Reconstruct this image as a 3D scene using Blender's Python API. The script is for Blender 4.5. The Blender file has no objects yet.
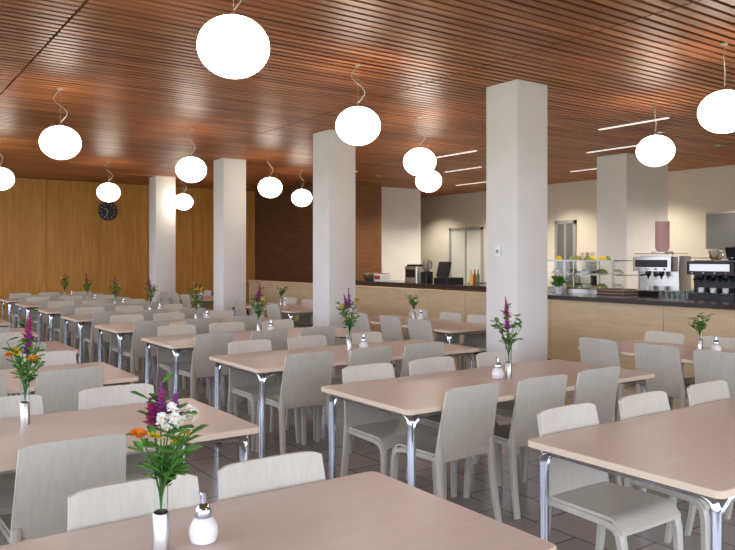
import bpy, math, random
from mathutils import Vector, Matrix
random.seed(7)
S = bpy.context.scene
S.view_settings.view_transform = 'Standard'
S.view_settings.look = 'None'
S.view_settings.exposure = 0.0

# ------------------------------------------------------------------ materials
def nmat(name, col, rough=0.5, metal=0.0, emis=None, estr=0.0, trans=0.0, coat=0.0, spec=0.5, ior=1.45):
    m = bpy.data.materials.new(name); m.use_nodes = True
    b = m.node_tree.nodes['Principled BSDF']
    b.inputs['Base Color'].default_value = (*col, 1)
    b.inputs['Roughness'].default_value = rough
    b.inputs['Metallic'].default_value = metal
    b.inputs['Transmission Weight'].default_value = trans
    b.inputs['Coat Weight'].default_value = coat
    b.inputs['Specular IOR Level'].default_value = spec
    b.inputs['IOR'].default_value = ior
    if emis:
        b.inputs['Emission Color'].default_value = (*emis, 1)
        b.inputs['Emission Strength'].default_value = estr
    return m

def noisy(name, c1, c2, scale=(1, 1, 1), nscale=4.0, rough=0.4, detail=6, bump=0.0, coat=0.0, lo=0.35, hi=0.65, c3=None, sc3=None):
    m = nmat(name, c1, rough, coat=coat)
    nt = m.node_tree; N = nt.nodes; L = nt.links
    b = N['Principled BSDF']
    tc = N.new('ShaderNodeTexCoord'); mp = N.new('ShaderNodeMapping')
    mp.inputs['Scale'].default_value = scale
    L.new(tc.outputs['Object'], mp.inputs['Vector'])
    no = N.new('ShaderNodeTexNoise'); no.inputs['Scale'].default_value = nscale
    no.inputs['Detail'].default_value = detail
    L.new(mp.outputs[0], no.inputs['Vector'])
    r = N.new('ShaderNodeValToRGB')
    r.color_ramp.elements[0].position = lo; r.color_ramp.elements[0].color = (*c1, 1)
    r.color_ramp.elements[1].position = hi; r.color_ramp.elements[1].color = (*c2, 1)
    L.new(no.outputs['Fac'], r.inputs['Fac'])
    out = r.outputs['Color']
    if sc3:
        mp2 = N.new('ShaderNodeMapping'); mp2.inputs['Scale'].default_value = sc3
        L.new(tc.outputs['Object'], mp2.inputs['Vector'])
        n2 = N.new('ShaderNodeTexNoise'); n2.inputs['Scale'].default_value = 1.0; n2.inputs['Detail'].default_value = 1
        L.new(mp2.outputs[0], n2.inputs['Vector'])
        r2 = N.new('ShaderNodeValToRGB')
        r2.color_ramp.elements[0].position = 0.38; r2.color_ramp.elements[0].color = (*c3, 1)
        r2.color_ramp.elements[1].position = 0.62; r2.color_ramp.elements[1].color = (1, 1, 1, 1)
        L.new(n2.outputs['Fac'], r2.inputs['Fac'])
        mx = N.new('ShaderNodeMixRGB'); mx.blend_type = 'MULTIPLY'; mx.inputs[0].default_value = 1
        L.new(out, mx.inputs[1]); L.new(r2.outputs[0], mx.inputs[2])
        out = mx.outputs[0]
    L.new(out, b.inputs['Base Color'])
    if bump > 0:
        bp = N.new('ShaderNodeBump'); bp.inputs['Strength'].default_value = bump
        bp.inputs['Distance'].default_value = 0.002
        L.new(no.outputs['Fac'], bp.inputs['Height']); L.new(bp.outputs[0], b.inputs['Normal'])
    return m

M = {}
M['white'] = noisy('plaster_white', (0.82, 0.81, 0.79), (0.86, 0.85, 0.83), nscale=3, rough=0.8)
M['beige'] = noisy('plaster_beige', (0.75, 0.70, 0.59), (0.80, 0.74, 0.63), nscale=1.5, rough=0.8)
M['slat'] = noisy('slat_wood', (0.38, 0.120, 0.042), (0.60, 0.24, 0.095), scale=(0.6, 9, 9), nscale=2.0, rough=0.40, c3=(0.62, 0.56, 0.52), sc3=(0.35, 8.3, 0.1))
M['slat'].node_tree.nodes['Principled BSDF'].inputs['Specular IOR Level'].default_value = 0.5
M['black'] = nmat('backing_black', (0.03, 0.018, 0.012), 0.9)
M['wallwood'] = noisy('wall_veneer', (0.62, 0.28, 0.050), (0.74, 0.37, 0.08), scale=(6, 6, 0.5), nscale=3, rough=0.45, c3=(0.88, 0.85, 0.82), sc3=(0.9, 0.9, 0.02))
M['darkwood'] = noisy('dark_veneer', (0.10, 0.040, 0.018), (0.16, 0.07, 0.03), scale=(1, 1, 12), nscale=3, rough=0.45)
M['redwood'] = noisy('brown_veneer', (0.17, 0.07, 0.028), (0.26, 0.12, 0.05), scale=(1, 1, 14), nscale=3, rough=0.45)
M['lightwood'] = noisy('maple_panel', (0.66, 0.50, 0.31), (0.74, 0.57, 0.37), scale=(1, 1, 6), nscale=3, rough=0.45)
M['table'] = noisy('table_laminate', (0.66, 0.52, 0.45), (0.70, 0.56, 0.49), scale=(1.2, 14, 1), nscale=3, rough=0.33)
M['tedge'] = nmat('table_edge', (0.74, 0.60, 0.45), 0.45)
M['chair'] = noisy('chair_pale_ash', (0.54, 0.515, 0.445), (0.59, 0.56, 0.485), scale=(14, 14, 1.3), nscale=4, rough=0.36)
M['chrome'] = nmat('chrome', (0.64, 0.69, 0.78), 0.10, 1.0)
M['steel'] = nmat('brushed_steel', (0.55, 0.54, 0.52), 0.3, 1.0)
M['darkmetal'] = nmat('dark_metal', (0.03, 0.03, 0.035), 0.35, 0.6)
M['granite'] = noisy('dark_counter', (0.03, 0.025, 0.022), (0.07, 0.055, 0.05), nscale=60, rough=0.15)
M['glass'] = nmat('clear_glass', (0.95, 1, 0.98), 0.02, trans=1.0, ior=1.3)
M['lamp'] = nmat('opal_glass', (0.95, 0.93, 0.88), 0.2, emis=(1.0, 0.90, 0.76), estr=10)
M['strip'] = nmat('strip_diffuser', (0.9, 0.9, 0.9), 0.5, emis=(1.0, 0.93, 0.84), estr=.7)
M['spot'] = nmat('downlight_lens', (0.9, 0.9, 0.9), 0.5, emis=(1.0, 0.9, 0.7), estr=1)
M['wire'] = nmat('cable_grey', (0.45, 0.42, 0.38), 0.4)
M['sugar'] = nmat('sugar_white', (0.85, 0.85, 0.87), 0.35, coat=0.6)
M['stem'] = nmat('stem_green', (0.06, 0.17, 0.03), 0.5)
M['leaf'] = noisy('leaf_green', (0.05, 0.16, 0.025), (0.14, 0.33, 0.06), nscale=20, rough=0.45)
M['purple'] = nmat('petal_purple', (0.34, 0.07, 0.32), 0.5)
M['magenta'] = nmat('petal_magenta', (0.50, 0.04, 0.20), 0.5)
M['pwhite'] = nmat('petal_white', (0.88, 0.88, 0.82), 0.5)
M['yellow'] = nmat('petal_yellow', (0.88, 0.66, 0.03), 0.5)
M['orange'] = nmat('petal_orange', (0.88, 0.25, 0.02), 0.5)
M['pink'] = nmat('cup_pink', (0.72, 0.45, 0.43), 0.45)
M['red'] = nmat('enamel_red', (0.45, 0.05, 0.03), 0.4)
M['food'] = noisy('food_mix', (0.10, 0.30, 0.08), (0.65, 0.50, 0.20), nscale=30, rough=0.6)
M['greydoor'] = nmat('door_grey', (0.15, 0.155, 0.16), 0.45)
M['frosted'] = nmat('frosted_pane', (0.72, 0.76, 0.70), 0.25)
M['grey'] = nmat('frame_grey', (0.35, 0.35, 0.34), 0.45)
M['clockface'] = nmat('clock_face', (0.06, 0.06, 0.06), 0.3)
M['grass'] = noisy('lawn', (0.10, 0.16, 0.07), (0.2, 0.28, 0.14), nscale=3, rough=0.9)
M['glow'] = nmat('heat_lamp_glow', (0.9, 0.8, 0.4), 0.4, emis=(1, 0.85, 0.35), estr=1.2)

# floor
fm = nmat('floor_tiles', (0.1, 0.09, 0.08), 0.18)
nt = fm.node_tree; N = nt.nodes; L = nt.links
tc = N.new('ShaderNodeTexCoord'); br = N.new('ShaderNodeTexBrick')
mp = N.new('ShaderNodeMapping'); mp.inputs['Rotation'].default_value = (0, 0, math.pi/2)
L.new(tc.outputs['Object'], mp.inputs['Vector']); L.new(mp.outputs[0], br.inputs['Vector'])
br.inputs['Color1'].default_value = (0.30, 0.275, 0.25, 1)
br.inputs['Color2'].default_value = (0.39, 0.36, 0.33, 1)
br.inputs['Mortar'].default_value = (0.13, 0.115, 0.105, 1)
br.inputs['Scale'].default_value = 1.0
br.inputs['Mortar Size'].default_value = 0.006
br.inputs['Brick Width'].default_value = 0.6
br.inputs['Row Height'].default_value = 0.3
L.new(br.outputs['Color'], N['Principled BSDF'].inputs['Base Color'])
M['floor'] = fm

# ------------------------------------------------------------------ builder
class MB:
    def __init__(s): s.v = []; s.f = []; s.m = []; s.mats = []
    def mi(s, mat):
        mat = M[mat]
        if mat not in s.mats: s.mats.append(mat)
        return s.mats.index(mat)
    def add(s, vs, fs, mat):
        o = len(s.v); k = s.mi(mat)
        s.v += [tuple(p) for p in vs]
        for f in fs: s.f.append([i+o for i in f]); s.m.append(k)
    def box(s, lo, hi, mat):
        x0, y0, z0 = lo; x1, y1, z1 = hi
        s.add([(x0,y0,z0),(x1,y0,z0),(x1,y1,z0),(x0,y1,z0),(x0,y0,z1),(x1,y0,z1),(x1,y1,z1),(x0,y1,z1)],
              [(0,3,2,1),(4,5,6,7),(0,1,5,4),(1,2,6,5),(2,3,7,6),(3,0,4,7)], mat)
    def rbox(s, lo, hi, r, mat, topmat=None, n=4):
        """slab with rounded vertical corners"""
        x0, y0, z0 = lo; x1, y1, z1 = hi; P = []
        for cx, cy, a0 in ((x1-r,y1-r,0),(x0+r,y1-r,90),(x0+r,y0+r,180),(x1-r,y0+r,270)):
            for i in range(n+1):
                a = math.radians(a0+90*i/n); P.append((cx+r*math.cos(a), cy+r*math.sin(a)))
        k = len(P); e = min(0.003, r*0.3)
        cx, cy = (x0+x1)/2, (y0+y1)/2
        def ins(p): 
            return (p[0]-(e if p[0] > cx else -e), p[1]-(e if p[1] > cy else -e))
        vs = [(p[0],p[1],z0) for p in P]+[(p[0],p[1],z1-e) for p in P]+[(*ins(p),z1) for p in P]
        fs = [tuple(range(k))[::-1]]
        for j in range(2):
            for i in range(k): fs.append((j*k+i, j*k+(i+1)%k, (j+1)*k+(i+1)%k, (j+1)*k+i))
        s.add(vs, fs, mat)
        s.add([vs[2*k+i] for i in range(k)], [tuple(range(k))], topmat or mat)
    def sweep(s, path, sec, mat, ref=(1,0,0), scl=None, cap=True):
        path = [Vector(p) for p in path]; ref = Vector(ref); n = len(sec); vs = []
        for i, p in enumerate(path):
            t = (path[min(i+1,len(path)-1)]-path[max(i-1,0)]).normalized()
            b = t.cross(ref)
            if b.length < 1e-3: b = t.cross(Vector((0,0,1)))
            b.normalize(); a = b.cross(t).normalized(); k = scl[i] if scl else 1
            for (u, w) in sec: vs.append(p+a*u*k+b*w*k)
        fs = []
        for i in range(len(path)-1):
            for j in range(n): fs.append((i*n+j, i*n+(j+1)%n, (i+1)*n+(j+1)%n, (i+1)*n+j))
        if cap:
            fs.append(tuple(range(n))[::-1]); fs.append(tuple((len(path)-1)*n+j for j in range(n)))
        s.add(vs, fs, mat)
    def tube(s, path, r, mat, n=8, scl=None, ref=(0.31,0.9,0.2)):
        s.sweep(path, [(r*math.cos(2*math.pi*i/n), r*math.sin(2*math.pi*i/n)) for i in range(n)], mat, ref, scl)
    def lathe(s, prof, c, mat, n=20, ax='z'):
        vs = []; k = len(prof)
        for r, h in prof:
            for i in range(n):
                a = 2*math.pi*i/n
                if ax == 'z': vs.append((c[0]+r*math.cos(a), c[1]+r*math.sin(a), c[2]+h))
                elif ax == 'y': vs.append((c[0]+r*math.cos(a), c[1]+h, c[2]+r*math.sin(a)))
                else: vs.append((c[0]+h, c[1]+r*math.cos(a), c[2]+r*math.sin(a)))
        fs = [(j*n+i, j*n+(i+1)%n, (j+1)*n+(i+1)%n, (j+1)*n+i) for j in range(k-1) for i in range(n)]
        if prof[0][0] > 1e-5: fs.append(tuple(range(n))[::-1])
        if prof[-1][0] > 1e-5: fs.append(tuple((k-1)*n+i for i in range(n)))
        s.add(vs, fs, mat)
    def shell(s, fn, nu, nv, off, mat):
        off = Vector(off); A = []; B = []
        for j in range(nv+1):
            for i in range(nu+1):
                p = Vector(fn(i/nu, j/nv)); A.append(p); B.append(p+off)
        n = len(A); w = nu+1; fs = []
        for j in range(nv):
            for i in range(nu):
                a = j*w+i; fs.append((a,a+1,a+w+1,a+w)); fs.append((n+a,n+a+w,n+a+w+1,n+a+1))
        for i in range(nu):
            fs.append((i, n+i, n+i+1, i+1)); a = nv*w+i; fs.append((a, a+1, n+a+1, n+a))
        for j in range(nv):
            a = j*w; fs.append((a, a+w, n+a+w, n+a)); a = j*w+nu; fs.append((a, n+a, n+a+w, a+w))
        s.add(A+B, fs, mat)
    def petal(s, c, d, up, ln, wd, mat):
        c = Vector(c); d = Vector(d).normalized(); up = Vector(up)
        sd = d.cross(up)
        if sd.length < 1e-3: sd = d.cross(Vector((1,0,0)))
        sd.normalize(); nn = sd.cross(d)
        m1 = c+d*ln*0.35+nn*ln*0.08; m2 = c+d*ln*0.75+nn*ln*0.08; e = c+d*ln-nn*ln*0.06
        s.add([c, m1+sd*wd*.42, m2+sd*wd*.45, e, m2-sd*wd*.45, m1-sd*wd*.42], [(0,1,2,3),(0,3,4,5)], mat)
    def mesh(s, name, ang=35):
        me = bpy.data.meshes.new(name); me.from_pydata(s.v, [], s.f)
        for m in s.mats: me.materials.append(m)
        me.polygons.foreach_set('material_index', s.m); me.update()
        import bmesh
        bm = bmesh.new(); bm.from_mesh(me); bmesh.ops.recalc_face_normals(bm, faces=bm.faces); bm.to_mesh(me); bm.free()
        me.shade_smooth(); me.set_sharp_from_angle(angle=math.radians(ang))
        return me
    def obj(s, name, loc=(0,0,0), rz=0.0, ang=35): return place(s.mesh(name, ang), name, loc, rz)

def place(me, name, loc, rz=0.0):
    o = bpy.data.objects.new(name, me); S.collection.objects.link(o)
    o.location = loc; o.rotation_euler = (0, 0, rz); return o

# ------------------------------------------------------------------ room shell
X0, X1, Y0, Y1, H = -2.2, 14.4, -2.6, 18.6, 3.4
b = MB(); b.box((X0-.2, Y0-.2, -.1), (X1+.2, Y1+.2, 0), 'floor'); b.obj('floor')
b = MB(); b.box((-40, -40, -.5), (60, 60, -.3), 'grass'); b.obj('lawn')

# slatted ceiling
b = MB()
b.box((X0-.2, Y0-.2, 3.56), (X1+.2, Y1+.2, 3.7), 'black')
y = Y0+0.03; seg = 3.6
while y < Y1-.1:
    x = X0
    while x < X1:
        b.box((x+.010, y, H), (min(x+seg, X1)-.010, y+.070, H+.04), 'slat'); x += seg
    y += 0.106
x = X0
while x < X1:     # carrier battens above slats
    b.box((x-.03, Y0, H+.042), (x+.03, Y1, H+.08), 'black'); x += 1.2
b.obj('ceiling')

# far panelled wall
b = MB(); b.box((X0-.2, Y1, 0), (X1+.2, Y1+.2, 3.56), 'black')
x = X0
while x < 11:
    b.box((x+.004, Y1-.025, 0.1), (x+1.2-.004, Y1, H), 'wallwood'); x += 1.2
b.obj('wall_back')
b = MB(); b.box((X1, Y0, 0), (X1+.2, Y1, 3.56), 'beige'); b.obj('wall_right')
b = MB(); b.box((9.2, 14.7, 0), (10.7, 18.57, H), 'darkwood'); b.box((9.2, 14.68, 0), (10.7, 14.7, H), 'redwood'); b.obj('wall_partition')
b = MB(); b.box((10.7, 15.5, 0), (12.6, 15.7, H), 'white'); b.obj('wall_kitchen')
b = MB(); b.box((X0, Y1-.04, 0), (9.2, Y1-.025, .1), 'darkmetal'); b.obj('baseboard_back')
b = MB(); b.box((X1-.015, Y0, 0), (X1, 4.8, .1), 'grey'); b.obj('baseboard_right')

# windowed walls (left and behind camera)
def winwall(name, along, a0, a1, fixed, thick, bays):
    b = MB()
    def bx(u0, u1, z0, z1, mat, t0=0, t1=1):
        lo = fixed+thick*t0; hi = fixed+thick*t1
        lo, hi = min(lo, hi), max(lo, hi)
        if along == 'y': b.box((lo, u0, z0), (hi, u1, z1), mat)
        else: b.box((u0, lo, z0), (u1, hi, z1), mat)
    bx(a0, a1, 0, .35, 'white'); bx(a0, a1, 3.2, 3.56, 'white')
    w = (a1-a0)/bays
    for i in range(bays+1):
        c = a0+w*i; bx(max(a0, c-.06), min(a1, c+.06), .35, 3.2, 'grey', .2, .8)
    bx(a0, a1, .35, .41, 'grey', .2, .8); bx(a0, a1, 3.14, 3.2, 'grey', .2, .8); bx(a0, a1, 2.4, 2.45, 'grey', .3, .7)
    b.obj(name)
winwall('wall_left', 'y', Y0, Y1, X0, -.2, 12)
winwall('wall_front', 'x', X0, 8.6, Y0, -.2, 6)
b = MB(); b.box((8.6, Y0-.2, 0), (X1, Y0, 3.56), 'white'); b.obj('wall_front_solid')

# columns
CX = 5.88
for cy in (5.60, 9.26, 12.93, 16.6):
    b = MB(); h = .23
    b.rbox((-h, -h, 0), (h, h, H-.001), .008, 'white', n=2)
    b.box((-h-.006, -h-.006, 0), (h+.006, h+.006, .07), 'grey')
    b.obj('column', (CX, cy, 0))
b = MB(); b.box((0, -.04, -.05), (.02, .04, .05), 'sugar'); b.box((-.004, -.02, -.02), (0, .02, .02), 'grey')
b.obj('wall_thermostat', (5.629, 5.64, 1.62))

# ------------------------------------------------------------------ low wall + service counter
b = MB()
y = 0.0
while y < 16.9:
    b.box((8.25, y+.004, .1), (8.29, min(y+1.8, 17)-.004, .96), 'lightwood'); y += 1.8
b.box((8.29, 0, 0), (8.36, 17, .96), 'lightwood')
b.box((8.22, 8.3, .96), (8.38, 17.02, 1.0), 'lightwood')
b.box((8.27, 0, 0), (8.29, 17, .1), 'darkmetal')
b.obj('half_wall')
b = MB()
b.box((8.2, 0, .962), (9.9, 8.29, 1.02), 'granite'); b.box((8.45, 0.02, 0), (9.85, 8.2, .96), 'steel')
b.obj('service_counter')
b = MB(); b.box((9.0, 9.0, .1), (9.75, 13.6, 1.0), 'darkwood'); b.box((8.96, 8.95, 1.0), (9.8, 13.65, 1.06), 'granite')
b.box((9.05, 9.02, 0), (9.7, 13.5, .1), 'darkmetal'); b.obj('bar_counter')
b = MB(); b.box((13.7, 6.5, 0), (14.38, 11.6, .88), 'steel'); b.box((13.66, 6.48, .88), (14.39, 11.62, .92), 'steel')
for k in range(5): b.box((13.69, 6.55+k*1.0, .15), (13.70, 7.45+k*1.0, .84), 'grey')
b.obj('kitchen_worktop')
b = MB(); b.box((11.2, 8.05, 0), (12.44, 8.68, H-.001), 'white'); b.obj('kitchen_column')

# doors in right wall
def door(name, y0, y1, zt, pane):
    b = MB(); x = X1-.045; X = X1-.003
    b.box((x, y0, 0), (X, y0+.08, zt), 'grey'); b.box((x, y1-.08, 0), (X, y1, zt), 'grey'); b.box((x, y0, zt-.08), (X, y1, zt), 'grey')
    b.box((x+.02, y0+.08, 0), (X, y1-.08, zt-.08), pane)
    b.box((x+.005, (y0+y1)/2-.03, 0), (X, (y0+y1)/2+.03, zt-.08), 'grey')
    b.tube([(x-.03, y0+.2, 1.0), (x-.03, y0+.34, 1.0)], .012, 'steel'); b.tube([(x+.02, y0+.2, 1.0), (x-.03, y0+.2, 1.0)], .01, 'steel')
    b.obj(name)
door('door_1', 14.95, 16.35, 2.42, 'frosted')
door('door_2', 11.75, 12.4, 2.47, 'greydoor')
door('door_3', 5.0, 6.3, 2.46, 'greydoor')
b = MB(); b.box((13.95, 6.9, 1.72), (14.39, 8.2, 2.46), 'grey'); b.box((13.935, 6.93, 1.76), (13.95, 7.53, 2.42), 'greydoor'); b.box((13.935, 7.57, 1.76), (13.95, 8.17, 2.42), 'greydoor')
b.tube([(13.92, 7.48, 1.8), (13.92, 7.48, 1.95)], .01, 'steel'); b.obj('wall_cabinet')

# ------------------------------------------------------------------ kitchen equipment
def coffee_machine(name, loc, w, h, n=2, hopper=True, body='steel'):
    b = MB(); d = .5
    b.rbox((0, 0, 0), (d, w, .07), .02, 'darkmetal')
    b.rbox((.2, 0, .07), (d, w, h), .02, body)
    b.rbox((0.02, 0.01, h*.62), (.2, w-.01, h*.98), .02, body)
    b.box((.012, .06, h*.72), (.02, w-.06, h*.9), 'steel' if body == 'darkmetal' else 'darkmetal')
    for k in range(4): b.lathe([(.014, -.008), (.014, 0)], (.012, .1+k*(w-.2)/3, h*.67), 'red' if k == 0 else 'grey', 10, 'x')
    for k in range(n):
        yy = w*(k+1)/(n+1)
        b.lathe([(.035, 0), (.04, -.03), (.03, -.06), (.012, -.08), (.01, -.11)], (.11, yy, h*.62), 'darkmetal', 14)
        b.tube([(.11, yy, h*.62-.04), (-.06, yy, h*.62-.06)], .012, 'darkmetal')
        b.lathe([(.02, 0), (.036, .01), (.04, .07), (.036, .07), (.03, .015), (0, .015)], (.11, yy, .072), 'sugar', 14)
    for k in range(9): b.box((.03, .04+k*(w-.08)/9, .07), (.18, .05+k*(w-.08)/9, .075), 'steel')
    if hopper:
        b.lathe([(.05, 0), (.08, .03), (.10, .16), (.105, .17), (0, .18)], (.35, w*.3, h), 'darkmetal', 16)
        b.lathe([(.05, 0), (.08, .03), (.10, .12), (.105, .13), (0, .14)], (.35, w*.65, h), 'glass', 16)
    b.tube([(.03, .04, h+.03), (d-.03, .04, h+.03), (d-.03, w-.04, h+.03), (.03, w-.04, h+.03), (.03, .04, h+.03)], .006, 'chrome', 6)
    return b.obj(name, loc)
coffee_machine('coffee_machine', (9.1, 5.85, 1.02), .62, .56, 2, False)
coffee_machine('espresso_machine', (9.05, 4.95, 1.02), .66, .50, 3, True, 'darkmetal')
b = MB()
b.rbox((-.11, -.11, 0), (.11, .11, .02), .01, 'steel')
for k in range(9):
    b.lathe([(.06, 0), (.085, .03), (.10, .085), (.104, .09), (.096, .088), (.08, .03), (0, .012)], (0, 0, .02+k*.042), 'pink', 24)
b.obj('cup_stack', (9.4, 6.17, 1.582+.037))
# bean grinder
b = MB(); b.rbox((-.09, -.1, 0), (.09, .1, .3), .03, 'darkmetal'); b.lathe([(.05, .3), (.09, .36), (.1, .52), (0, .53)], (0, 0, 0), 'glass', 18)
b.lathe([(.045, .3), (.085, .36), (.085, .44), (0, .44)], (0, 0, .003), 'darkwood', 18); b.tube([(-.09, 0, .14), (-.17, 0, .12)], .015, 'darkmetal')
b.obj('coffee_grinder', (9.3, 4.7, 1.02))
# serving counter clutter
b = MB()
for k in range(8): b.rbox((-.17, -.23, k*.014), (.17, .23, k*.014+.01), .04, 'darkwood' if k % 3 else 'grey')
b.obj('tray_stack', (8.62, 6.35, 1.021))
b = MB()
for i in range(2):
    for j in range(5):
        b.lathe([(.025, 0), (.033, .11), (.030, .11), (.022, .008), (0, .008)], (i*.08, j*.08, 0), 'glass', 12)
b.obj('drinking_glasses', (8.6, 5.35, 1.021))
b = MB()
for i in range(4): b.lathe([(.032, 0), (.034, .15), (.013, .2), (.013, .25), (0, .25)], (0, i*.09, 0), ('leaf', 'orange', 'red', 'sugar')[i], 14)
b.obj('juice_bottles', (9.25, 6.5-.04-.0, 1.021) if False else (8.95, 8.2-.35, 1.021) if False else (8.6, 7.9, 1.021))
b = MB(); b.lathe([(.05, 0), (.075, .1), (.08, .105), (.07, .1), (0, .09)], (0, 0, 0), 'sugar', 18)
rp = random.Random(5)
for k in range(60):
    a = rp.uniform(0, 6.28); b.petal((.02*math.cos(a), .02*math.sin(a), .09+rp.uniform(0, .12)), (math.cos(a), math.sin(a), rp.uniform(.2, 1.2)), (0, 0, 1), rp.uniform(.08, .13), .04, 'leaf')
b.obj('potted_plant', (8.6, 7.35, 1.021))
# glass display case
b = MB(); w = 1.45; d = .65; h = .5
b.rbox((0, 0, 0), (d, w, .06), .01, 'steel'); b.box((0, 0, h-.02), (d, w, h), 'steel')
for x in (0.01, d-.03):
    for yy in (0.01, w/2, w-.03): b.box((x, yy, .06), (x+.02, yy+.02, h-.02), 'steel')
b.box((.03, .03, .27), (d-.03, w-.03, .28), 'glass')
b.box((.004, .03, .06), (.008, w-.03, h-.02), 'glass')
for k in range(5):
    for z in (.06, .28):
        yy = .16+k*.28; b.lathe([(.04, 0), (.11, .012), (.11, .018), (0, .01)], (.3, yy, z), 'sugar', 18)
        b.lathe([(.09, .012), (.08, .05), (.04, .08), (0, .085)], (.3, yy, z), 'food' if (k+int(z*10)) % 2 else 'pwhite', 14)
for k in range(7): b.lathe([(.05, 0), (.055, .03), (.03, .06), (0, .065)], (.15+.3*(k % 2), .3+k*.14, h), 'food' if k % 3 else 'yellow', 10)
b.obj('food_display_case', (9.05, 6.72, 1.02))
b = MB()
for k, (yy, hh) in enumerate(((0, .30), (.12, .34), (.24, .27), (.5, .32), (.62, .3), (.9, .25))):
    b.lathe([(.035, 0), (.037, hh*.6), (.014, hh*.78), (.014, hh), (0, hh)], (0, yy, 0), ('leaf', 'darkmetal', 'red', 'sugar', 'yellow', 'steel')[k], 14)
b.obj('bottle_row', (14.0, 8.6, .92))
# shelf with glasses on the right wall
b = MB(); b.box((0, 0, 0), (.35, 2.6, .03), 'steel'); 
for yy in (.2, 2.4): b.box((.3, yy, -.25), (.35, yy+.03, 0), 'steel')
for k in range(16): b.lathe([(.04, 0), (.045, .15), (.04, .15), (.035, .01), (0, .01)], (.17, .12+k*.155, .03), ('sugar', 'steel', 'grey', 'pink')[k % 4], 12)
b.obj('wall_shelf', (14.04, 9.0, 1.5))
b = MB(); b.box((0, 0, 0), (.5, .9, .9), 'steel')
b.box((-.02, .05, .2), (0, .85, .75), 'darkmetal'); b.tube([(-.04, .1, .8), (-.04, .8, .8)], .012, 'chrome')
b.box((0, 0, .9), (.5, .9, .92), 'darkmetal')
b.obj('oven', (13.0, 13.2, .0))
b = MB(); b.rbox((0, 0, 0), (.4, .5, .32), .02, 'darkmetal'); b.box((-.01, .04, .05), (0, .33, .27), 'grey'); b.box((-.01, .37, .05), (0, .47, .27), 'steel'); b.obj('microwave', (13.9, 10.9, .92))
# bar counter items
b = MB(); b.rbox((0, 0, 0), (.4, .42, .12), .02, 'darkmetal'); b.box((.03, .08, .12), (.06, .34, .14), 'darkmetal')
b.add([(.02,.05,.14),(.02,.37,.14),(.10,.37,.42),(.10,.05,.42),(.06,.05,.13),(.06,.37,.13),(.14,.37,.41),(.14,.05,.41)],
      [(0,1,2,3),(4,7,6,5),(0,4,5,1),(1,5,6,2),(2,6,7,3),(3,7,4,0)], 'darkmetal')
b.obj('cash_register', (9.15, 10.45, 1.06))
b = MB(); b.rbox((0, 0, 0), (.35, .4, .32), .03, 'steel'); b.rbox((.03, .03, .32), (.32, .37, .36), .03, 'darkmetal'); b.box((-.008, .06, .1), (0, .34, .26), 'darkmetal'); b.obj('toaster_oven', (9.25, 11.5, 1.06))
b = MB(); b.rbox((-.09, -.1, 0), (.09, .1, .22), .03, 'darkmetal'); b.lathe([(.05, .22), (.07, .28), (.085, .44), (.03, .46), (0, .47)], (0, 0, 0), 'steel', 18)
b.tube([(.08, 0, .28), (.13, 0, .3), (.13, 0, .4), (.08, 0, .42)], .01, 'darkmetal'); b.obj('grinder_with_jug', (9.3, 11.25, 1.061))  # stands for the second coffee grinder, shaped with a jug and handle
b = MB(); b.rbox((0, 0, 0), (.25, .28, .16), .02, 'sugar'); b.box((-.006, .04, .04), (0, .24, .12), 'red'); b.box((.02, .02, .16), (.23, .26, .17), 'red'); b.obj('napkin_box', (9.1, 12.5, 1.06))
b = MB(); b.lathe([(.07, 0), (.07, .015), (.01, .02), (.01, .22), (.03, .23)], (0, 0, 0), 'darkmetal', 16)
b.lathe([(.02, .32), (.04, .29), (.06, .23), (.055, .23), (0, .25)], (0, 0, 0), 'glow', 16); b.obj('table_lamp', (9.5, 10.98, 1.06))
b = MB()
for k in range(12): b.lathe([(.05, 0), (.12, .012), (.12, .016), (0, .006)], (0, 0, k*.012), 'sugar', 20)
b.obj('plate_stack', (9.3, 9.4, 1.06)); 
b = MB()
for k in range(3): b.lathe([(.03, 0), (.03, .18), (.012, .22), (.012, .28), (0, .28)], (0, k*.09, 0), ('leaf', 'red', 'yellow')[k], 12)
b.obj('sauce_bottles', (9.3, 9.8, 1.06))
b = MB(); b.lathe([(.16, 0), (.22, .1), (.23, .16), (.22, .16), (.15, .02), (0, .02)], (0, 0, 0), 'steel', 22)
for k in range(9):
    a = k*.7; b.lathe([(.0, 0), (.04, .02), (.045, .045), (.03, .075), (0, .085)], (.11*math.cos(a)*(k > 0), .11*math.sin(a)*(k > 0), .09), ('red', 'orange', 'leaf')[k % 3], 12)
b.obj('fruit_bowl', (9.35, 13.15, 1.06))

# clock
b = MB(); b.lathe([(.23, 0), (.23, -.05), (.205, -.055), (.20, -.035), (0, -.035)], (0, 0, 0), 'clockface', 32, 'y')
for k in range(12):
    a = k*math.pi/6; b.tube([(.155*math.cos(a), -.04, .155*math.sin(a)), (.185*math.cos(a), -.04, .185*math.sin(a))], .007, 'pwhite', 5)
b.tube([(0, -.045, 0), (-.08, -.045, .07)], .009, 'pwhite', 5); b.tube([(0, -.045, 0), (-.05, -.045, -.15)], .007, 'pwhite', 5)
b.obj('wall_clock', (5.2, Y1-.026, 2.70))

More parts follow.
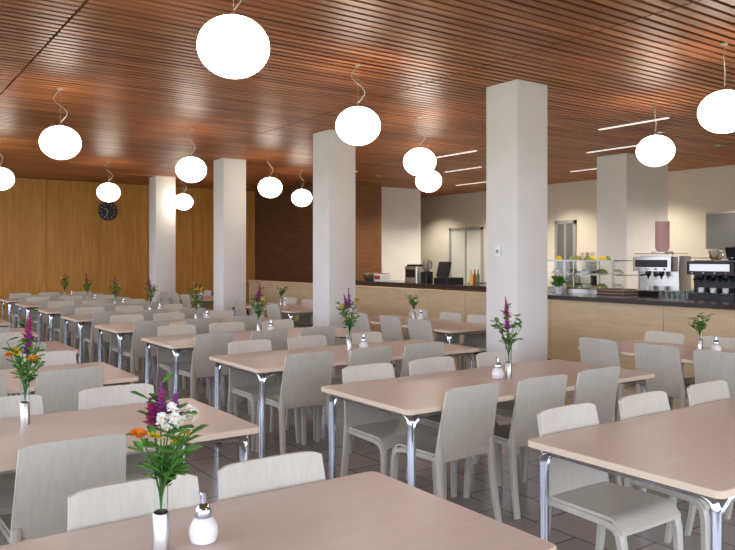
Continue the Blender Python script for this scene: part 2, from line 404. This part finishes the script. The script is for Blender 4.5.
# ------------------------------------------------------------------ pendant lamps
def lamp_mesh(seed):
    rr = random.Random(seed); b = MB(); R = .215; k = .85; prof = []
    for i in range(21):
        a = -math.pi/2+math.pi*i/20; prof.append((max(0, R*math.cos(a)), R*k*math.sin(a)))
    b.lathe(prof, (0, 0, 0), 'lamp', 32)
    b.lathe([(.03, R*k-.003), (.03, R*k+.008), (.014, R*k+.018), (.004, R*k+.04), (0, R*k+.04)], (0, 0, 0), 'steel', 16)
    top = 3.4-2.81
    b.tube([(0, 0, R*k+.03), (0, 0, top)], .0018, 'wire', 5)
    pts = []; a0 = rr.uniform(-.9, .5)+(math.pi if rr.random() < .5 else 0); A = rr.uniform(.06, .10)
    for i in range(19):
        t = i/18; z = R*k+.03+(top-R*k-.03)*t
        off = A*math.sin(t*math.pi*2.0)*math.sin(t*math.pi)**.5 if 0 < t < 1 else 0
        pts.append((off*math.cos(a0), off*math.sin(a0), z))
    b.tube(pts, .0045, 'wire', 6)
    b.lathe([(0, top-.012), (.028, top-.011), (.03, top-.0005), (0, top-.0005)], (0, 0, 0), 'wire', 20)
    return b.mesh('pendant_lamp')
LM = [lamp_mesh(s) for s in range(4)]
lp = [(1.88,4.08),(1.89,8.55),(1.96,13.0),(3.98,5.84),(4.0,10.1),(4.08,14.5),(6.18,3.46),(6.13,7.56),(6.17,11.85),(6.15,16.0),(7.77,5.19),(7.76,9.34),(7.77,13.5),(3.98,1.5),(1.88,-.4),(6.15,-.8)]
for i, (x, y) in enumerate(lp): place(LM[i % 4], 'pendant_lamp', (x, y, 2.81))
for x, y in ((8.8,5.7),(8.8,9.35),(8.8,13.0),(8.8,2.0),(10.55,7.3),(10.45,10.95),(10.5,3.6),(12.6,5.7),(12.6,9.35),(12.6,13.0)):
    b = MB(); b.box((0, 0, 0), (.05, 1.1, .012), 'strip'); b.box((-.012, -.012, .012), (.062, 1.112, .014), 'grey'); b.obj('ceiling_light_strip', (x, y, H-.0145))
# downlights added to brighten the kitchen; wall row follows pools on the wall
def spot(x, y, pw, ang=2.2):
    b = MB(); b.lathe([(.07, 0), (.07, -.02), (.055, -.02), (.05, -.008), (0, -.008)], (0, 0, 0), 'grey', 20)
    b.lathe([(.048, -.009), (0, -.0095)], (0, 0, 0), 'spot', 20)
    b.obj('kitchen_fill_downlight', (x, y, H-.001))
    l = bpy.data.lights.new('kitchen_fill_beam', 'SPOT'); l.energy = pw; l.spot_size = ang; l.spot_blend = .7
    l.color = (1.0, .90, .74); l.shadow_soft_size = .05
    o = bpy.data.objects.new('kitchen_fill_beam', l); S.collection.objects.link(o); o.location = (x, y, H-.04)
for yy in (4.6, 7.0, 9.4, 11.8, 14.2, 16.6): spot(13.3, yy, 190)  # last one added to brighten the dark end of the wall
for yy in (4.2, 6.4, 9.6, 11.6, 13.4): spot(9.7, yy, 110)  # added fill above the counters
spot(11.6, 13.9, 170); spot(11.4, 10.5, 120); spot(11.6, 6.6, 140)

# ------------------------------------------------------------------ furniture
def table_mesh():
    b = MB(); Lx, W = 2.24, .92
    b.rbox((-Lx/2, -W/2, .702), (Lx/2, W/2, .73), .03, 'tedge', 'table')
    for s in (-1, 1):
        x = s*(Lx/2-.065); yy = W/2-.055; r = .05; zc = .684; p = []
        p += [(x, -yy, 0), (x, -yy, .3), (x, -yy, zc-r)]
        for i in range(1, 6):
            a = math.pi/2*i/6; p.append((x, -yy+r-r*math.cos(a), zc-r+r*math.sin(a)))
        p += [(x, -yy+r, zc), (x, 0, zc), (x, yy-r, zc)]
        for i in range(1, 6):
            a = math.pi/2*i/6; p.append((x, yy-r+r*math.sin(a), zc-r+r*math.cos(a)))
        p += [(x, yy, zc-r), (x, yy, .3), (x, yy, 0)]
        sec = [(.028*math.cos(t*math.pi/6), .018*math.sin(t*math.pi/6)) for t in range(12)]
        b.sweep(p, sec, 'chrome', ref=(1, 0, 0))
        for q in (-1, 1):
            b.lathe([(.03, 0), (.03, .015), (.022, .03)], (x, q*yy, 0), 'darkmetal', 14)
            # bent corner bracket running inward along the long edge
            b.sweep([(x, q*yy, .60), (x-s*.012, q*yy, .645), (x-s*.05, q*yy, .675), (x-s*.13, q*yy, .684), (x-s*.26, q*yy, .688)],
                    [(.022*math.cos(t*math.pi/5), .014*math.sin(t*math.pi/5)) for t in range(10)], 'chrome', ref=(0, 1, 0), scl=[.8, 1.1, 1.2, 1, .8])
    for q in (-1, 1): b.box((-Lx/2+.09, q*.24-.018, .668), (Lx/2-.09, q*.24+.018, .7015), 'darkmetal')
    return b.mesh('dining_table')
TM = table_mesh()

def chair_mesh():
    b = MB()
    def back(u, v):
        s = 2*u-1; hw = .226+(.204-.226)*v
        ztop = .832-.016*abs(s)**8; zb = .400+.015*(1-s*s)
        z = zb+(ztop-zb)*v
        y = -.205-.07*v**1.3-.012*(1-s*s)
        return (s*hw, y, z)
    b.shell(back, 14, 10, (0, .016, 0), 'chair')
    def seat(u, v):
        s = 2*u-1; hw = .200+.012*v
        z = .452-.014*(1-s*s)*math.sin(math.pi*min(1, v*1.05)) - (.05*((v-.82)/.18)**2 if v > .82 else 0)
        return (s*hw, -.222+.43*v-.008*abs(s)**6*(1 if v > .9 else 0), z)
    b.shell(seat, 10, 14, (0, 0, -.014), 'chair')
    sec = [(-.021,-.011),(-.017,-.014),(.017,-.014),(.021,-.011),(.021,.011),(.017,.014),(-.017,.014),(-.021,.011)]
    for s in (-1, 1):
        b.sweep([(s*.202,-.212,.50),(s*.204,-.211,.42),(s*.208,-.218,.30),(s*.213,-.237,.14),(s*.218,-.262,0)], sec, 'chair', scl=[.8,1,1,.95,.85])
        b.sweep([(s*.19,-.20,.424),(s*.19,-.05,.422),(s*.192,.10,.420),(s*.194,.155,.410),(s*.196,.182,.385),(s*.198,.192,.34),(s*.204,.198,.17),(s*.21,.205,0)], sec, 'chair', scl=[1,1,1.05,1.1,1.1,1.05,.95,.85])
    b.box((-.19, -.205, .405), (.19, -.185, .437), 'chair')
    return b.mesh('dining_chair', 40)
CM = chair_mesh()
rj = random.Random(3)
def chair(x, y, rz=0.0, j=1.0):
    place(CM, 'dining_chair', (x+rj.uniform(-.02, .02)*j, y+rj.uniform(-.012, .012)*j, 0), rz+math.radians(rj.uniform(-2.2, 2.2))*j)

# flowers ---------------------------------------------------------------
def blossom(b, c, r, mat, n=10, core='yellow', rnd=None):
    c = Vector(c); rn = rnd or random
    up = Vector((rn.uniform(-.5, .5), rn.uniform(-.8, .1), 1)).normalized()
    e1 = up.orthogonal().normalized(); e2 = up.cross(e1)
    for ring, (tilt, sc) in enumerate(((.15, 1), (.6, .75))):
        for i in range(n):
            a = 2*math.pi*(i+.5*ring)/n; d = e1*math.cos(a)+e2*math.sin(a)+up*tilt
            b.petal(c, d, up, r*sc, r*.5, mat)
    b.lathe([(0, -.004), (r*.22, 0), (r*.15, r*.15), (0, r*.18)], c, core, 8)
def vase_mesh(seed, style='full', scale=1.0):
    rn = random.Random(seed); b = MB()
    b.lathe([(.0235, 0), (.0235, .105), (.021, .108), (0, .108)], (0, 0, 0), 'steel', 20)
    b.lathe([(.020, .108), (.0215, .235), (.0235, .240), (.0215, .242), (.0185, .235), (.0175, .112), (0, .112)], (0, 0, 0), 'glass', 20)
    def stem(dx, dy, h, r=.0022):
        pts = [(dx*.05*t**1.0 + dx*(t**2), dy*.05*t+dy*(t**2), .112+(h-.112)*t) for t in [i/6 for i in range(7)]]
        b.tube(pts, r, 'stem', 5); return [Vector(p) for p in pts]
    def leaves(pts, k, ln):
        for _ in range(k):
            i = rn.randint(3, 6); p = pts[i]; a = rn.uniform(0, 6.28)
            b.petal(p, (math.cos(a), math.sin(a), rn.uniform(.0, .8)), (0, 0, 1), ln*rn.uniform(.7, 1.2), ln*.42, 'leaf')
    def spike(dx, dy, h, mat, ln=.16):
        pts = stem(dx, dy, h); tip = pts[-1]; base = pts[-1]-(pts[-1]-pts[-2]).normalized()*ln
        for i in range(46):
            t = i/45; p = base.lerp(tip, t); a = i*2.4; rr = (.034*(1-t)+.008)
            d = Vector((math.cos(a), math.sin(a), .45+t))
            b.petal(p, d, (0, 0, 1), rr*rn.uniform(.8, 1.2), rr*.75, mat if rn.random() > .15 else ('magenta' if mat == 'purple' else mat))
        leaves(pts, 5, .06)
    def rnd_fl(dx, dy, h, mat, r=.03, core='yellow'):
        pts = stem(dx, dy, h); blossom(b, pts[-1], r, mat, 9, core, rn); leaves(pts, 5, .055)
    def cluster(dx, dy, h, mat, r=.04):
        pts = stem(dx, dy, h)
        for _ in range(16):
            v = Vector((rn.gauss(0, 1), rn.gauss(0, 1), rn.gauss(0, .7))).normalized()*r
            blossom(b, pts[-1]+v, .017, mat, 5, 'yellow', rn)
        leaves(pts, 5, .06)
    if style == 'front':
        spike(.0, .0, .465, 'purple', .11); spike(.04, -.01, .435, 'purple', .08); spike(-.02, .03, .42, 'magenta', .08)
        cluster(.045, -.03, .385, 'pwhite', .034); cluster(.01, -.05, .375, 'pwhite', .028)
        rnd_fl(-.06, .0, .335, 'orange', .028); rnd_fl(.06, -.02, .325, 'yellow', .022); rnd_fl(-.035, -.05, .335, 'yellow', .024); rnd_fl(.02, -.06, .32, 'yellow', .018)
        for _ in range(11):
            a = rn.uniform(0, 6.28); leaves(stem(.085*math.cos(a), .085*math.sin(a), rn.uniform(.25, .34)), 6, .06)
    elif style == 'low':
        for _ in range(9):
            a = rn.uniform(0, 6.28); rnd_fl(.09*math.cos(a), .09*math.sin(a), rn.uniform(.24, .33), rn.choice(('yellow', 'yellow', 'pwhite', 'orange')), .02)
        for _ in range(6):
            a = rn.uniform(0, 6.28); leaves(stem(.08*math.cos(a), .08*math.sin(a), rn.uniform(.24, .32)), 6, .05)
    else:
        k = rn.choice(('purple', 'magenta')) 
        spike(rn.uniform(-.04, .04), rn.uniform(-.03, .03), rn.uniform(.50, .57), k, .16)
        spike(rn.uniform(-.06, .06), rn.uniform(-.05, .05), rn.uniform(.42, .50), rn.choice(('purple', 'magenta', 'orange')), .12)
        for _ in range(5):
            a = rn.uniform(0, 6.28); rnd_fl(.065*math.cos(a), .065*math.sin(a), rn.uniform(.32, .44), rn.choice(('orange', 'yellow', 'yellow', 'pwhite')), .03)
        for _ in range(8):
            a = rn.uniform(0, 6.28); leaves(stem(.08*math.cos(a), .08*math.sin(a), rn.uniform(.28, .42)), 6, .065)
    return b.mesh('flower_vase', 50)
VF = vase_mesh(5, 'front'); VM = [vase_mesh(s) for s in (11, 12, 13, 14)]; VL = vase_mesh(21, 'low')
def sugar_mesh():
    b = MB()
    b.lathe([(.024, 0), (.036, .008), (.042, .03), (.040, .05), (.030, .068), (.022, .076)], (0, 0, 0), 'sugar', 24)
    b.lathe([(.0235, .076), (.0245, .08), (.0245, .094), (.019, .106), (.009, .116), (.0075, .14), (.0055, .14), (0, .12)], (0, 0, 0), 'chrome', 20)
    b.tube([(0, 0, .12), (-.002, .004, .135), (-.010, .012, .148)], .0055, 'chrome', 8)
    return b.mesh('sugar_dispenser')
SM = sugar_mesh()
def put(me, name, x, y, rz=0): place(me, name, (x, y, .7302), rz)

rows = [1.87, 3.59, 5.38, 7.15, 8.91, 10.67, 12.43, 14.2, 15.95]
AX, BX = .56, 3.58
for i, yc in enumerate(rows):
    if i < 8:
        ya = yc+(0, .11, .16, .16, .1, 0, 0, 0)[i]
        ax = AX-(.04 if i in (1, 2) else .02 if i == 0 else 0)
        place(TM, 'dining_table', (ax, ya, 0))
        ne = ya-.46; fe = ya+.46
        if i > 0:
            xs = (AX-.46, AX+.19) if i == 1 else (AX-.6, AX+.02, AX+.60)
            for x in xs: chair(x, ne+.225-(.12 if i == 1 else 0))
        for x in ((AX-.42, AX+.18, AX+.70) if i == 0 else (AX-.6, AX+.08, AX+.66)): chair(x, fe-.225, math.pi)
    place(TM, 'dining_table', (BX+(.04 if i == 0 else 0), yc, 0))
    if i > 0:
        for x in (BX-.71, BX-.12, BX+.46): chair(x, yc-.46+.225)
    for x in (BX-.72, BX-.15, BX+.5): chair(x, yc+.46-.225, math.pi)
# vases
put(VF, 'flower_vase', .715, 2.03); put(SM, 'sugar_dispenser', .835, 2.015)
put(VM[0], 'flower_vase', .71, 3.96); put(SM, 'sugar_dispenser', .40, 3.8)
put(VM[2], 'flower_vase', 3.69, 3.59, 1); put(SM, 'sugar_dispenser', 3.60, 3.60)
for i, yc in enumerate(rows):
    if i >= 2:
        put(VM[(i+1) % 4], 'flower_vase', BX+.05, yc+.08, i*1.3); put(SM, 'sugar_dispenser', BX+.18, yc+.05)
        if i < 8 and i > 2: put(VM[i % 4], 'flower_vase', AX+.1, yc+.08, i*.9)
put(VM[3], 'flower_vase', 4.35, 1.7); 
# tables between the columns, turned 90 degrees
for yc in (3.40, 7.42, 11.1, 14.8):
    t = place(TM, 'dining_table', (6.0, yc, 0), math.pi/2)
    for k, dy in enumerate((-.78, -.26, .27, .83) if yc < 4 else (-.62, -.04, .62)):
        chair(6.0-.46+.225, yc+dy, -math.pi/2)
        chair(6.0+.46-.225, yc+dy, math.pi/2)
    put(VL, 'flower_vase', 6.12, yc+.25, yc); put(SM, 'sugar_dispenser', 6.12, yc+.1)

# ------------------------------------------------------------------ daylight
w = bpy.data.worlds.new('World'); S.world = w; w.use_nodes = True
bg = w.node_tree.nodes['Background']
bg.inputs[0].default_value = (0.80, 0.85, 1.0, 1); bg.inputs[1].default_value = 4.9
def portal(name, loc, rot, sx, sy):
    l = bpy.data.lights.new(name, 'AREA'); l.shape = 'RECTANGLE'; l.size = sx; l.size_y = sy
    l.cycles.is_portal = True
    o = bpy.data.objects.new(name, l); S.collection.objects.link(o); o.location = loc; o.rotation_euler = rot
portal('window_daylight_left', (X0-.25, (Y0+Y1)/2, 1.78), (0, -math.pi/2, 0), 2.85, Y1-Y0)
portal('window_daylight_front', ((X0+8.6)/2, Y0-.25, 1.78), (math.pi/2, 0, 0), 8.6-X0, 2.85)

# ------------------------------------------------------------------ camera
cam = bpy.data.cameras.new('Camera'); co = bpy.data.objects.new('Camera', cam); S.collection.objects.link(co)
co.location = (0, 0, 1.55); co.rotation_euler = (math.pi/2, 0, math.radians(-35))
cam.sensor_width = 36; cam.lens = 740/735*36; cam.shift_y = -17/735; cam.clip_start = .05
S.camera = co
